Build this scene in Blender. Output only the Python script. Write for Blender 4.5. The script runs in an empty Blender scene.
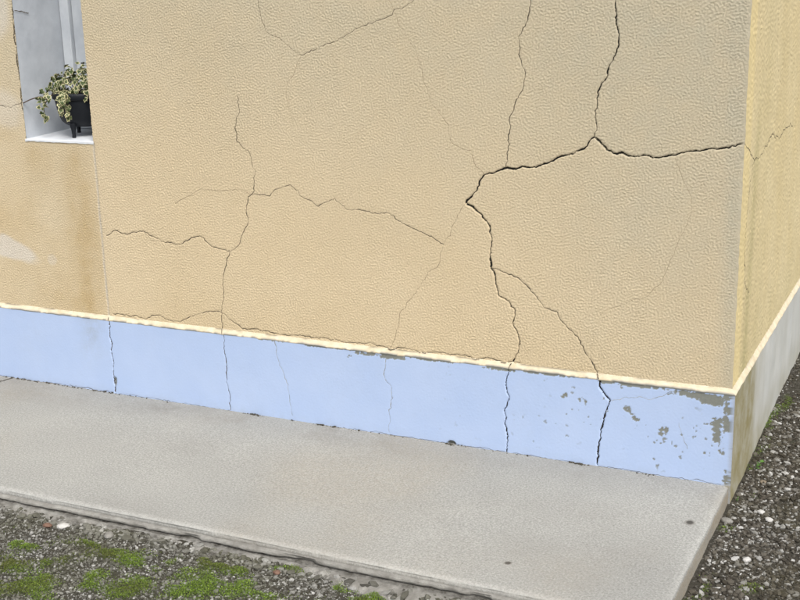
import bpy, bmesh, math, random
import numpy as np
from mathutils import Vector, Matrix

# ------------------------------------------------------------------ camera, sky, sun, exposure
scene = bpy.context.scene
COL = scene.collection
cam_d = bpy.data.cameras.new('camera'); cam = bpy.data.objects.new('camera', cam_d); COL.objects.link(cam)
cam_d.sensor_fit = 'HORIZONTAL'; cam_d.sensor_width = 36.0; cam_d.lens = 36.0*1200.95/800.0
cam_d.clip_start = 0.05; cam_d.clip_end = 1000
RT = Vector((0.90374363, 0.4273891, -0.02420744)); UP = Vector((-0.08940133, 0.24374337, 0.9657104)); FW = Vector((-0.4186345, 0.87059045, -0.25849067))
cam.matrix_world = Matrix(((RT.x, UP.x, -FW.x, 0.632341), (RT.y, UP.y, -FW.y, -3.79248), (RT.z, UP.z, -FW.z, 1.650494), (0, 0, 0, 1)))
scene.camera = cam

SUN_EL, SUN_AZ = math.radians(52), math.radians(140)      # azimuth clockwise from +Y
world = bpy.data.worlds.new('World'); scene.world = world; world.use_nodes = True
wn = world.node_tree.nodes; wl = world.node_tree.links
sky = wn.new('ShaderNodeTexSky'); sky.sky_type = 'NISHITA'; sky.sun_disc = False
sky.sun_elevation = SUN_EL; sky.sun_rotation = SUN_AZ; sky.dust_density = 4.0; sky.air_density = 1.2
hs = wn.new('ShaderNodeHueSaturation'); hs.inputs['Saturation'].default_value = 0.30
wl.new(sky.outputs[0], hs.inputs['Color']); wl.new(hs.outputs[0], wn['Background'].inputs['Color'])
wn['Background'].inputs['Strength'].default_value = 0.13
sd = bpy.data.lights.new('sun', 'SUN'); so = bpy.data.objects.new('sun', sd); COL.objects.link(so)
sd.energy = 1.5; sd.angle = math.radians(24); sd.color = (1.0, 0.96, 0.90)
sdir = Vector((math.sin(SUN_AZ)*math.cos(SUN_EL), math.cos(SUN_AZ)*math.cos(SUN_EL), math.sin(SUN_EL)))
so.rotation_euler = sdir.to_track_quat('Z', 'Y').to_euler()
so.location = sdir*20
vs = scene.view_settings
vs.view_transform = 'Standard'; vs.look = 'None'; vs.gamma = 1.0; vs.use_curve_mapping = False
vs.exposure = 0.66

# ------------------------------------------------------------------ helpers
rng = np.random.default_rng(7); random.seed(7)
def tag(o, label=None, cat=None, group=None, kind=None):
    for k, v in (('label', label), ('category', cat), ('group', group), ('kind', kind)):
        if v: o[k] = v
    return o
def empty(name, loc=(0, 0, 0)):
    o = bpy.data.objects.new(name, None); COL.objects.link(o); o.location = loc; o.empty_display_size = .1; return o
def link(name, me, m=None, parent=None):
    o = bpy.data.objects.new(name, me); COL.objects.link(o)
    if m: me.materials.append(m)
    if parent is not None: o.parent = parent
    return o
def mesh_np(name, V, F, smooth=True):
    """V (n,3) array, F (m,k) array with equal k"""
    V = np.ascontiguousarray(V, np.float32); F = np.ascontiguousarray(F, np.int32)
    me = bpy.data.meshes.new(name); me.vertices.add(len(V)); me.vertices.foreach_set('co', V.ravel())
    m, k = F.shape
    me.loops.add(m*k); me.loops.foreach_set('vertex_index', F.ravel())
    me.polygons.add(m); me.polygons.foreach_set('loop_start', np.arange(0, m*k, k, dtype=np.int32))
    me.polygons.foreach_set('use_smooth', np.full(m, smooth, bool))
    me.update(calc_edges=True); return me
def set_mask(me, A):
    a = me.color_attributes.new('mask', 'FLOAT_COLOR', 'POINT')
    a.data.foreach_set('color', np.ascontiguousarray(A, np.float32).ravel())
def grid_faces(ny, nx, keep=None, flip=False):
    j, i = np.meshgrid(np.arange(ny-1), np.arange(nx-1), indexing='ij')
    a = j*nx+i
    F = np.stack([a, a+1, a+nx+1, a+nx], -1)
    if flip: F = F[..., ::-1]
    F = F.reshape(-1, 4)
    if keep is not None: F = F[keep.ravel()]
    return F
def sstep(a, b, x):
    t = np.clip((x-a)/(b-a), 0, 1); return t*t*(3-2*t)
def vnoise(x, y, s, seed):
    """value noise 0..1, feature size s"""
    L = np.random.default_rng(seed).random((256, 256))
    u = np.asarray(x)/s+31.7; v = np.asarray(y)/s+57.3
    iu = np.floor(u).astype(int); iv = np.floor(v).astype(int); fu = u-iu; fv = v-iv
    fu = fu*fu*(3-2*fu); fv = fv*fv*(3-2*fv)
    g = lambda a, b: L[a % 256, b % 256]
    return (g(iu, iv)*(1-fu)+g(iu+1, iv)*fu)*(1-fv)+(g(iu, iv+1)*(1-fu)+g(iu+1, iv+1)*fu)*fv
def fbm(x, y, s, seed, o=3):
    r = 0; a = 1; t = 0
    for k in range(o): r = r+a*vnoise(x, y, s/2**k, seed+k); t += a; a *= .5
    return r/t
def bandnoise(ny, nx, step, lo, hi, seed):
    """band-passed random field, unit std; wavelengths lo..hi (m)"""
    r = np.random.default_rng(seed).standard_normal((ny, nx))
    f = np.hypot(np.fft.fftfreq(ny, step)[:, None], np.fft.rfftfreq(nx, step)[None])
    w = np.exp(-.5*((np.log(np.maximum(f, 1e-6))-math.log(2/(lo+hi)))/(.5*math.log(hi/lo)))**2)
    n = np.fft.irfft2(np.fft.rfft2(r)*w, (ny, nx)); return n/n.std()

class NT:
    def __init__(s, name):
        s.m = bpy.data.materials.new(name); s.m.use_nodes = True; s.t = s.m.node_tree; s.b = s.t.nodes['Principled BSDF']
        s.b.inputs['Specular IOR Level'].default_value = .25
    def n(s, typ, **k):
        nd = s.t.nodes.new('ShaderNode'+typ)
        for a, v in k.items(): setattr(nd, a, v)
        return nd
    def L(s, a, b): s.t.links.new(a, b)
    def coord(s):
        if not hasattr(s, '_c'): s._c = s.n('TexCoord').outputs['Object']
        return s._c
    def noise(s, scale, detail=4, rough=.55, vec=None):
        nd = s.n('TexNoise'); nd.inputs['Scale'].default_value = scale; nd.inputs['Detail'].default_value = detail; nd.inputs['Roughness'].default_value = rough
        s.L(vec or s.coord(), nd.inputs['Vector']); return nd.outputs['Fac']
    def ramp(s, fac, lo, hi, a=0., b=1.):
        nd = s.n('MapRange'); nd.inputs[1].default_value = lo; nd.inputs[2].default_value = hi; nd.inputs[3].default_value = a; nd.inputs[4].default_value = b
        s.L(fac, nd.inputs[0]); return nd.outputs[0]
    def math(s, op, a, b):
        nd = s.n('Math', operation=op)
        for i, v in enumerate((a, b)):
            if isinstance(v, (int, float)): nd.inputs[i].default_value = v
            else: s.L(v, nd.inputs[i])
        return nd.outputs[0]
    def mix(s, fac, a, b, mode='MIX'):
        nd = s.n('Mix', data_type='RGBA', blend_type=mode)
        for i, v in ((0, fac), (6, a), (7, b)):
            if isinstance(v, (int, float)): nd.inputs[i].default_value = v
            elif isinstance(v, tuple): nd.inputs[i].default_value = v+(1,)
            else: s.L(v, nd.inputs[i])
        return nd.outputs[2]
    def mask(s):
        at = s.n('Attribute', attribute_name='mask'); sp = s.n('SeparateColor'); s.L(at.outputs['Color'], sp.inputs[0])
        return sp.outputs[0], sp.outputs[1], sp.outputs[2], at.outputs['Alpha']
    def island(s): return s.n('NewGeometry').outputs['Random Per Island']
    def cramp(s, fac, stops):
        nd = s.n('ValToRGB'); e = nd.color_ramp.elements
        while len(e) < len(stops): e.new(.5)
        for q, (p, c) in zip(e, stops): q.position = p; q.color = c+(1,)
        s.L(fac, nd.inputs[0]); return nd.outputs[0]
    def bump(s, h, strength, dist):
        nd = s.n('Bump'); nd.inputs['Strength'].default_value = strength; nd.inputs['Distance'].default_value = dist
        s.L(h, nd.inputs['Height']); s.L(nd.outputs[0], s.b.inputs['Normal'])
    def out(s, col, rough=.9):
        if isinstance(col, tuple): s.b.inputs['Base Color'].default_value = col+(1,)
        else: s.L(col, s.b.inputs['Base Color'])
        if isinstance(rough, (int, float)): s.b.inputs['Roughness'].default_value = rough
        else: s.L(rough, s.b.inputs['Roughness'])
        return s.m

# ------------------------------------------------------------------ materials
def m_wall():
    n = NT('yellow_render'); g, p, o, j = n.mask()
    c = n.mix(n.ramp(n.noise(2.2, 5), .3, .7), (.595, .482, .312), (.625, .515, .348))
    c = n.mix(n.ramp(n.noise(60, 3), .35, .75, 0, .35), c, (.51, .415, .275))
    c = n.mix(n.math('MULTIPLY', g, n.ramp(n.noise(9, 6, .65), .25, .7, .55, 1.)), c, (.455, .418, .318))       # grey tone, stronger upwards, towards the corner and left of the joint
    c = n.mix(n.math('MULTIPLY', o, n.ramp(n.noise(14, 6, .65), .3, .7, .5, 1.)), c, (.46, .345, .185))       # ochre damp stain
    c = n.mix(p, c, (.62, .60, .57))                                                                            # white filler
    c = n.mix(j, c, (.45, .42, .37))                                                                            # joint sealant
    n.bump(n.noise(260, 5, .75), .8, .0026); return n.out(c, .92)
def m_side():
    n = NT('yellow_render_gable'); g, p, o, j = n.mask()
    c = n.mix(n.ramp(n.noise(3.2, 5), .3, .7), (.59, .485, .275), (.635, .535, .325))
    c = n.mix(n.math('MULTIPLY', g, n.ramp(n.noise(9, 6, .65), .25, .7, .4, 1.)), c, (.36, .32, .16))
    c = n.mix(p, c, (.68, .555, .29))
    n.bump(n.noise(420, 3, .6), .25, .0012); return n.out(c, .92)
def m_plinth():
    n = NT('pale_blue_plinth_paint'); pe, d, g, j = n.mask()
    c = n.mix(n.ramp(n.noise(5, 5), .3, .7), (.365, .462, .665), (.395, .488, .68))
    c = n.mix(n.math('MULTIPLY', d, n.ramp(n.noise(45, 6, .7), .3, .7)), c, (.30, .33, .36))                   # grey dirt
    c = n.mix(n.math('MULTIPLY', g, n.ramp(n.noise(25, 6, .7), .3, .7, .5, 1.)), c, (.26, .22, .12))          # brown-green algae
    bare = n.mix(n.noise(90, 4), (.15, .158, .14), (.225, .23, .205))
    c = n.mix(pe, c, bare)
    n.bump(n.noise(160, 5, .6), .08, .002); return n.out(c, .75)
def m_plinth_side():
    n = NT('stained_plinth_paint'); pe, d, g, j = n.mask()
    c = n.mix(n.ramp(n.noise(5, 5), .3, .7), (.52, .525, .50), (.60, .605, .585))
    c = n.mix(n.math('MULTIPLY', g, n.ramp(n.noise(12, 6, .7), .25, .65, .5, 1.)), c, (.25, .215, .10))
    c = n.mix(n.math('MULTIPLY', d, n.ramp(n.noise(20, 6, .7), .3, .7)), c, (.30, .33, .33))
    n.bump(n.noise(160, 5, .6), .2, .002); return n.out(c, .8)
def m_ledge():
    n = NT('cream_ledge_skylit'); pe, d, g, j = n.mask()
    c = n.mix(n.ramp(n.noise(30, 5), .3, .7), (.53, .45, .31), (.66, .585, .45))  # cream lightened for the skylight the slope catches, put into the colour
    c = n.mix(d, c, (.16, .14, .10)); c = n.mix(pe, c, (.24, .235, .21))
    n.bump(n.noise(200, 4), .3, .002); return n.out(c, .9)
def m_concrete():
    n = NT('brushed_concrete'); d, l, s, j = n.mask()
    c = n.mix(n.ramp(n.noise(1.7, 6, .6), .3, .7), (.275, .276, .262), (.322, .322, .303))
    sp = n.ramp(n.noise(150, 5, .8), .38, .62)
    c = n.mix(sp, n.mix(1., c, (.70, .70, .70), 'MULTIPLY'), n.mix(1., c, (1.30, 1.30, 1.30), 'MULTIPLY'))
    vo = n.n('TexVoronoi'); vo.inputs['Scale'].default_value = 55; n.L(n.coord(), vo.inputs['Vector'])
    pit = n.math('MULTIPLY', n.ramp(vo.outputs['Distance'], .16, .07), n.ramp(n.noise(13, 3), .52, .66))
    c = n.mix(n.math('MULTIPLY', pit, .7), c, (.09, .085, .075))
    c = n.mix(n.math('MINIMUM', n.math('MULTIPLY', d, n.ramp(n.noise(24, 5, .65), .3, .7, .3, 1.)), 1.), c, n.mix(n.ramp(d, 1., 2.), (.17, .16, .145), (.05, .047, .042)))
    c = n.mix(l, c, (.43, .425, .40)); c = n.mix(n.math('MULTIPLY', s, n.ramp(n.noise(40, 5, .65), .3, .7, .4, 1.)), c, (.31, .25, .165))
    h = n.math('ADD', n.noise(150, 5, .75), n.math('MULTIPLY', pit, -.6))
    n.bump(h, .6, .003); return n.out(c, .93)
def m_footing():
    n = NT('rough_footing_concrete'); d, l, s, j = n.mask()
    c = n.mix(n.ramp(n.noise(20, 6, .65), .3, .7), (.20, .19, .17), (.40, .39, .36))
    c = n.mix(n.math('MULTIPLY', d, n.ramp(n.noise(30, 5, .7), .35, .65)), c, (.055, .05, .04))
    n.bump(n.noise(110, 6, .75), 1., .008); return n.out(c, .95)
def m_soil():
    n = NT('dark_gravelly_soil'); m, l, s, j = n.mask()
    c = n.mix(n.noise(120, 4, .7), (.018, .016, .012), (.075, .068, .055))
    vo = n.n('TexVoronoi'); vo.inputs['Scale'].default_value = 95; n.L(n.coord(), vo.inputs['Vector'])
    c = n.mix(n.ramp(vo.outputs['Distance'], .5, .25, 0, .8), c, n.mix(n.ramp(vo.outputs['Color'], .3, 1.), (.035, .032, .026), (.20, .19, .17)))
    c = n.mix(n.ramp(n.noise(6, 4), .4, .7, 0, .5), c, (.05, .045, .028))
    c = n.mix(n.math('MULTIPLY', m, n.ramp(n.noise(50, 4, .7), .3, .65)), c, (.06, .085, .02))
    n.bump(n.noise(160, 5, .7), .8, .008); return n.out(c, .95)
def m_gravel(name, stops, dirt, amt):
    n = NT(name)
    c = n.cramp(n.island(), stops)
    c = n.mix(n.ramp(n.noise(5.0, 4), .42, .7, 0, amt), c, dirt)
    c = n.mix(n.ramp(n.noise(170, 4, .7), .4, .8, 0, .5), c, (.06, .055, .045)); n.bump(n.noise(300, 3), .3, .002); return n.out(c, .9)
def m_plain(name, a, b, scale=60, rough=.8, bump=.3):
    n = NT(name); c = n.mix(n.ramp(n.noise(scale, 5, .65), .3, .7), a, b)
    if bump: n.bump(n.noise(scale*3, 4), bump, .002)
    return n.out(c, rough)
def m_moss():
    n = NT('moss_green'); c = n.cramp(n.island(), [(0, (.06, .09, .014)), (.45, (.115, .185, .022)), (.85, (.18, .28, .032)), (1, (.25, .34, .05))])
    c = n.mix(n.ramp(n.noise(7, 3), .45, .65, 0, .75), c, (.085, .085, .022))
    n.b.inputs['Subsurface Weight'].default_value = 0; return n.out(c, .7)
WALL, SIDE_M, PLINTH, PLINTH_S, LEDGE = m_wall(), m_side(), m_plinth(), m_plinth_side(), m_ledge()
CONC, FOOT, SOIL, MOSS = m_concrete(), m_footing(), m_soil(), m_moss()
GRAVEL = m_gravel('dark_mixed_gravel', [(0, (.018, .015, .011)), (.35, (.055, .047, .036)), (.68, (.11, .10, .083)), (.88, (.22, .215, .20)), (.985, (.46, .455, .44))], (.058, .052, .024), .55)
GRAVEL_F = m_gravel('fine_grey_gravel', [(0, (.035, .033, .028)), (.3, (.095, .092, .08)), (.65, (.17, .166, .15)), (.88, (.24, .237, .222)), (.985, (.42, .415, .40))], (.085, .085, .04), .45)
CR_D = m_plain('crack_void_dirt', (.012, .011, .010), (.03, .027, .022), 80, 1., 0)
CR_M = m_plain('crack_dirt_brown', (.055, .045, .032), (.10, .082, .058), 80, 1., 0)
CR_L = m_plain('crack_dust_tan', (.20, .155, .10), (.27, .21, .14), 80, 1., 0)
CR_P = m_plain('crack_exposed_cement', (.14, .14, .125), (.40, .41, .40), 40, 1., 0)
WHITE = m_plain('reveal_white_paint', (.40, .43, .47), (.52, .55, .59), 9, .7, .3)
SILLM = m_plain('sill_white_paint', (.55, .58, .62), (.70, .72, .74), 14, .7, .3)
FRAME = m_plain('window_frame_white', (.46, .49, .53), (.58, .61, .64), 12, .45, 0)
POT = m_plain('black_pot_plastic', (.010, .012, .016), (.014, .016, .020), 30, .55, .05)
EARTH = m_plain('potting_soil', (.025, .018, .012), (.06, .045, .03), 90, .95, .6)
LEAF_G = m_plain('ivy_leaf_green', (.03, .05, .016), (.075, .10, .035), 40, .5, .1)
LEAF_C = m_plain('ivy_leaf_cream', (.40, .38, .20), (.52, .49, .30), 40, .5, .1)
STEM = m_plain('ivy_stem_brown', (.05, .035, .022), (.10, .07, .045), 50, .8, .2)
CRUMB = m_plain('dark_crumbs', (.03, .028, .022), (.10, .09, .07), 150, .95, .3)
GLASSN = NT('window_glass'); GLASSN.b.inputs['Specular IOR Level'].default_value = .5; GLASS = GLASSN.out((.03, .035, .04), .06)
CURT = m_plain('window_gasket', (.10, .10, .10), (.16, .16, .16), 40, .7, 0)

# ------------------------------------------------------------------ crack paths on the front (x, z in metres, width in mm)
CRACKS=[
(9.6,[(0.001, 1.1325), (-0.0379, 1.1249), (-0.0832, 1.114), (-0.1665, 1.1046), (-0.2102, 1.0935), (-0.2545, 1.087), (-0.3025, 1.0819), (-0.3512, 1.0832), (-0.4005, 1.0861), (-0.4339, 1.0978), (-0.4577, 1.1229), (-0.478, 1.1385)]),
(10.1,[(-0.478, 1.1385), (-0.5009, 1.1051), (-0.5244, 1.0961), (-0.5751, 1.0727), (-0.6233, 1.0592), (-0.6754, 1.032), (-0.7248, 1.0281), (-0.7854, 1.0187), (-0.8216, 1.0069), (-0.858, 0.9949), (-0.8877, 0.9538), (-0.9234, 0.8962), (-0.87, 0.8538), (-0.8425, 0.8205), (-0.8335, 0.7807), (-0.8411, 0.7449), (-0.845, 0.7091), (-0.8396, 0.6739)]),
(6.9,[(-0.8396, 0.6739), (-0.8268, 0.6302), (-0.8047, 0.5747), (-0.7899, 0.5652), (-0.7825, 0.5623), (-0.7512, 0.5292), (-0.753, 0.4657), (-0.7308, 0.408), (-0.74, 0.3703), (-0.7657, 0.325), (-0.7785, 0.2641), (-0.7711, 0.209), (-0.7824, 0.1605), (-0.7788, 0.0757), (-0.777, 0.0013)]),
(6.6,[(-0.4182, 1.5754), (-0.4095, 1.4774), (-0.3988, 1.4311), (-0.4127, 1.4032), (-0.4373, 1.3405), (-0.461, 1.2928), (-0.4761, 1.2192), (-0.4737, 1.1774), (-0.478, 1.1417)]),
(5.1,[(-0.697, 1.5796), (-0.7052, 1.5105), (-0.736, 1.4598), (-0.7394, 1.4117), (-0.715, 1.3425), (-0.7236, 1.2822), (-0.7463, 1.2556), (-0.7674, 1.194), (-0.7746, 1.1355), (-0.7764, 1.0851), (-0.7818, 1.068), (-0.7837, 1.0188)]),
(2.4,[(-1.208, 1.5875), (-1.1654, 1.4909), (-1.1436, 1.4608), (-1.1127, 1.4174), (-1.0952, 1.3639), (-1.0758, 1.3052), (-1.0565, 1.2429), (-1.0181, 1.1961), (-0.9888, 1.1628), (-0.9822, 1.1083), (-0.9454, 1.0856), (-0.9086, 1.0767), (-0.8907, 1.0261), (-0.8616, 0.9999)]),
(3.1,[(-1.7298, 1.5956), (-1.7174, 1.5273), (-1.7014, 1.4799), (-1.6425, 1.4516), (-1.6027, 1.4218), (-1.5546, 1.3974), (-1.4802, 1.4219), (-1.3989, 1.4512), (-1.3385, 1.4851), (-1.2698, 1.5066), (-1.1927, 1.531), (-1.1828, 1.5475), (-1.1638, 1.5506), (-1.1184, 1.573), (-1.0996, 1.5858)]),
(1.8,[(-1.5546, 1.3974), (-1.5977, 1.3248), (-1.6273, 1.2799), (-1.6245, 1.2172), (-1.6006, 1.1564)]),
(3.8,[(-1.8368, 1.2457), (-1.8392, 1.1795), (-1.8581, 1.1289), (-1.8482, 1.0827), (-1.8175, 1.0482), (-1.8069, 1.043), (-1.7793, 0.9635), (-1.7978, 0.8812)]),
(5.3,[(-1.7978, 0.8812), (-1.8186, 0.8687), (-1.8286, 0.8183), (-1.8225, 0.7763), (-1.848, 0.7301), (-1.8695, 0.6798), (-1.8885, 0.6667), (-1.9127, 0.6472), (-1.9401, 0.5856), (-1.9538, 0.5244), (-1.9591, 0.4534), (-1.9741, 0.4073), (-1.9685, 0.3359), (-1.9615, 0.3137), (-1.9582, 0.2316), (-1.9541, 0.1593), (-1.9614, 0.1229), (-1.947, 0.0617), (-1.9489, 0.0023)]),
(4.2,[(-1.7978, 0.8812), (-1.7236, 0.8757), (-1.7001, 0.9052), (-1.6304, 0.9219), (-1.5939, 0.8883), (-1.5482, 0.8722), (-1.5155, 0.8517), (-1.4474, 0.8851), (-1.3934, 0.8476), (-1.3324, 0.8457), (-1.2622, 0.8408), (-1.2224, 0.8377), (-1.1836, 0.8129), (-1.1408, 0.7957), (-1.0829, 0.7725), (-1.0447, 0.7553), (-1.0141, 0.7449)]),
(2.4,[(-1.807, 0.8769), (-1.8456, 0.8959), (-1.8861, 0.8919), (-2.032, 0.8863), (-2.0949, 0.8537), (-2.1538, 0.8249)]),
(2.8,[(-0.9234, 0.8962), (-0.9422, 0.8846), (-0.975, 0.819), (-1.0141, 0.7449), (-1.0404, 0.6669), (-1.074, 0.6368), (-1.1064, 0.5843), (-1.1431, 0.5383), (-1.1512, 0.5282), (-1.1844, 0.4837), (-1.1932, 0.4526), (-1.2196, 0.3794), (-1.2385, 0.331), (-1.2506, 0.3083)]),
(5.2,[(-1.2508, 0.3005), (-1.259, 0.2335), (-1.2357, 0.1875), (-1.2377, 0.1185), (-1.2451, 0.0082)]),
(5.9,[(-0.8396, 0.6739), (-0.7952, 0.665), (-0.7403, 0.6411), (-0.6948, 0.6096), (-0.6621, 0.5734), (-0.6403, 0.547), (-0.6009, 0.5402), (-0.5863, 0.5096), (-0.5504, 0.4777), (-0.5183, 0.4562), (-0.5, 0.4154), (-0.4783, 0.3786), (-0.4421, 0.3202)]),
(10.3,[(-0.4402, 0.3116), (-0.4381, 0.2939), (-0.4057, 0.2441), (-0.4185, 0.188), (-0.4315, 0.1351), (-0.4343, 0.0979), (-0.4406, 0.0526), (-0.4432, 0.0039)]),
(5.5,[(-2.506, 0.6735), (-2.4583, 0.6953), (-2.4212, 0.6916), (-2.397, 0.685), (-2.3185, 0.7066), (-2.2627, 0.68), (-2.2204, 0.6667), (-2.1563, 0.6612), (-2.0827, 0.6924), (-2.0468, 0.7029), (-1.9985, 0.6666), (-1.9577, 0.6577), (-1.9146, 0.6529)]),
(2.4,[(-2.3187, 0.7046), (-2.283, 0.6704), (-2.2301, 0.6661)]),
(4.6,[(-2.506, 0.3429), (-2.3813, 0.3467), (-2.3446, 0.3376), (-2.3057, 0.3541), (-2.2679, 0.3621), (-2.2205, 0.3437), (-2.1721, 0.3403), (-2.1212, 0.3724), (-2.0724, 0.3854), (-1.974, 0.4093), (-1.937, 0.3742), (-1.8764, 0.3478), (-1.8422, 0.3453), (-1.6759, 0.3406), (-1.4455, 0.3415), (-1.2493, 0.3396), (-1.0363, 0.3405), (-0.8242, 0.3385), (-0.7307, 0.3383)]),
(3.5,[(-1.7259, 0.3145), (-1.7164, 0.249), (-1.6777, 0.1418), (-1.6622, 0.0164)]),
(6.5,[(-2.5232, 0.33), (-2.5205, 0.1676), (-2.5219, 0.0578), (-2.5223, 0.0047)]),
(3.1,[(-0.4057, 0.2441), (-0.3507, 0.2639), (-0.3081, 0.2712), (-0.262, 0.2648), (-0.224, 0.2857), (-0.1863, 0.3047)]),
(2.4,[(-0.166, 0.1999), (-0.1527, 0.1538), (-0.1344, 0.1101)]),
(2.0,[(-0.2131, 1.087), (-0.1867, 1.0116), (-0.1612, 0.9649), (-0.1519, 0.9268), (-0.1671, 0.8675), (-0.1847, 0.8271), (-0.2413, 0.68), (-0.2889, 0.6182), (-0.4058, 0.5729), (-0.4464, 0.5412)]),
(3.9,[(-3.16, 1.1721), (-2.9939, 1.1881), (-2.9416, 1.179), (-2.8805, 1.1985)]),
]
SIDE=[
(3.5,[(0.0153, 1.1305), (0.1045, 1.0998), (0.1275, 1.0839), (0.2115, 1.0544), (0.3605, 1.0517), (0.4068, 1.0674), (0.5588, 1.0944), (0.722, 1.0562), (0.8849, 1.0784), (1.0737, 1.0657)]),
(2.8,[(0.202, 1.0541), (0.1416, 0.9739), (0.1108, 0.8896), (0.1069, 0.7753), (0.1423, 0.6499), (0.2316, 0.6024)]),
]

PP, ZL0, ZL1 = .012, .318, .335            # plinth stands 12 mm proud; sloping ledge from ZL0 to ZL1
# gaps where the plinth meets the pavement
CRACKS += [(4.0, [(-3.25, .003), (-3.0, .003), (-2.75, .002), (-2.53, .002)]), (2.6, [(-2.5, .001), (-2.2, .002), (-1.95, .001)]), (2.6, [(-1.44, .001), (-1.1, .001), (-.62, .001), (-.02, .001)])]
def refine(pts, seed, amp=.0026, step=.0026):
    r = np.random.default_rng(seed); P = np.array(pts, float)
    seg = np.hypot(*np.diff(P, axis=0).T); s = np.concatenate([[0], np.cumsum(seg)])
    n = max(4, int(s[-1]/step)); t = np.linspace(0, s[-1], n)
    x = np.interp(t, s, P[:, 0]); z = np.interp(t, s, P[:, 1])
    def n1(w, k): 
        kn = r.standard_normal(int(s[-1]/w)+4); return np.interp(t/w, np.arange(len(kn)), kn)*k
    tx = np.gradient(x); tz = np.gradient(z); l = np.hypot(tx, tz)+1e-9
    end = np.minimum(1, np.minimum(t, s[-1]-t)/.012)
    off = (n1(.028, amp)+n1(.010, amp*.55)+n1(.004, amp*.25))*end
    wm = np.clip(.75+n1(.03, .25)+n1(.008, .18), .3, 1.5)
    return np.stack([x-tz/l*off, z+tx/l*off], 1), wm
PATHS = []
for k, (w, pts) in enumerate(CRACKS):
    p, wm = refine(pts, 100+k, amp=.0026 if w > 2.6 else .0018); PATHS.append((p, wm*w*.001*.62, w))
SPATHS = []
for k, (w, pts) in enumerate(SIDE):
    p, wm = refine(pts, 300+k, amp=.004); SPATHS.append((p, wm*w*.001*.9, w))

def carve(H, x0, z0, step, paths, zlo, zhi, k=1.):
    ny, nx = H.shape
    for p, w, wid in paths:
        dep = min(.010, (.0004 if wid < 3 else .0009 if wid < 4.5 else .002 if wid < 6 else .0055))*k
        for (a, b), ww in zip(p[::1], w[::1]):
            if b < zlo or b > zhi: continue
            R = ww*.5+.0016
            i0 = int((a-R-x0)/step); i1 = int((a+R-x0)/step)+2; j0 = int((b-R-z0)/step); j1 = int((b+R-z0)/step)+2
            i0, j0 = max(i0, 0), max(j0, 0); i1, j1 = min(i1, nx), min(j1, ny)
            if i1 <= i0 or j1 <= j0: continue
            gx = x0+np.arange(i0, i1)*step-a; gz = z0+np.arange(j0, j1)*step-b
            d = np.hypot(gx[None], gz[:, None])
            c = -dep*(1-sstep(ww*.35, R, d))
            H[j0:j1, i0:i1] = np.minimum(H[j0:j1, i0:i1], np.where(c < 0, HB[id(H)][j0:j1, i0:i1]*.5+c, 9))
HB = {}
def sampler(H, x0, z0, step):
    ny, nx = H.shape
    def f(x, z):
        u = np.clip((x-x0)/step, 0, nx-1.001); v = np.clip((z-z0)/step, 0, ny-1.001)
        i = u.astype(int); j = v.astype(int); a = u-i; b = v-j
        return (H[j, i]*(1-a)+H[j, i+1]*a)*(1-b)+(H[j+1, i]*(1-a)+H[j+1, i+1]*a)*b
    return f
def ribbon(p, w, surf, m, parent, lift=.0005):
    """a thin crooked strip of crack filling that lies on the carved surface: surf(a,b,lift)->xyz"""
    if len(p) < 3: return
    t = np.gradient(p, axis=0); t /= np.linalg.norm(t, axis=1)[:, None]+1e-9
    nn = np.stack([-t[:, 1], t[:, 0]], 1)
    rows = []
    for k in (-.5, -.17, .17, .5):
        q = p+nn*(w*k)[:, None]; rows.append(surf(q[:, 0], q[:, 1], lift if abs(k) < .3 else lift*.4))
    V = np.stack(rows, 1).reshape(-1, 3); n = len(p)
    o = link('crack', mesh_np('crack', V, grid_faces(n, 4)), m, parent); return o

# ------------------------------------------------------------------ house
house = tag(empty('house', (0, 0, 0)), 'house corner with cracked yellow rendered walls above a pale blue plinth', 'house')
S = .0028
X0, NX = -3.2508, 1162; Z0, NZ = ZL1, 506
xs = X0+np.arange(NX)*S; xs[-1] = 0.0
zs = Z0+np.arange(NZ)*S
ixw, ixj, izs = int(round((-2.873-X0)/S)), int(round((-2.529-X0)/S)), int(round((1.052-Z0)/S))
XW, XJ, ZS = xs[ixw], xs[ixj], zs[izs]
XX, ZZ = np.meshgrid(xs, zs)
H = .00105*np.tanh(bandnoise(NZ, NX, S, .0075, .0135, 1)*.9)+.00055*bandnoise(NZ, NX, S, .0055, .008, 2)
H = H*(.75+.5*fbm(XX, ZZ, .5, 5))+.0028*(fbm(XX, ZZ, .35, 8)-.5)
def cwob(z, seed): return .0022*(vnoise(z, 0*z, .05, seed)-.5)+.0022*(vnoise(z, 0*z, .013, seed+1)-.5)
HB[id(H)] = H.copy()
carve(H, X0, Z0, S, PATHS, ZL1, 2)
# shallow joint line below the window
jx = XJ+.006*(fbm(zs, 0*zs, .06, 21)-.5)
H -= .0022*np.exp(-((XX-jx[:, None])/.004)**2)*(ZZ < ZS)
# corner
fc = sstep(0, .014, -XX); Hc = H*fc+(1-fc)*cwob(zs, 31)[:, None]
wallH = sampler(H, X0, Z0, S)
Xd = XX+np.exp(XX/.012)*cwob(zs, 41)[:, None]
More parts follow.
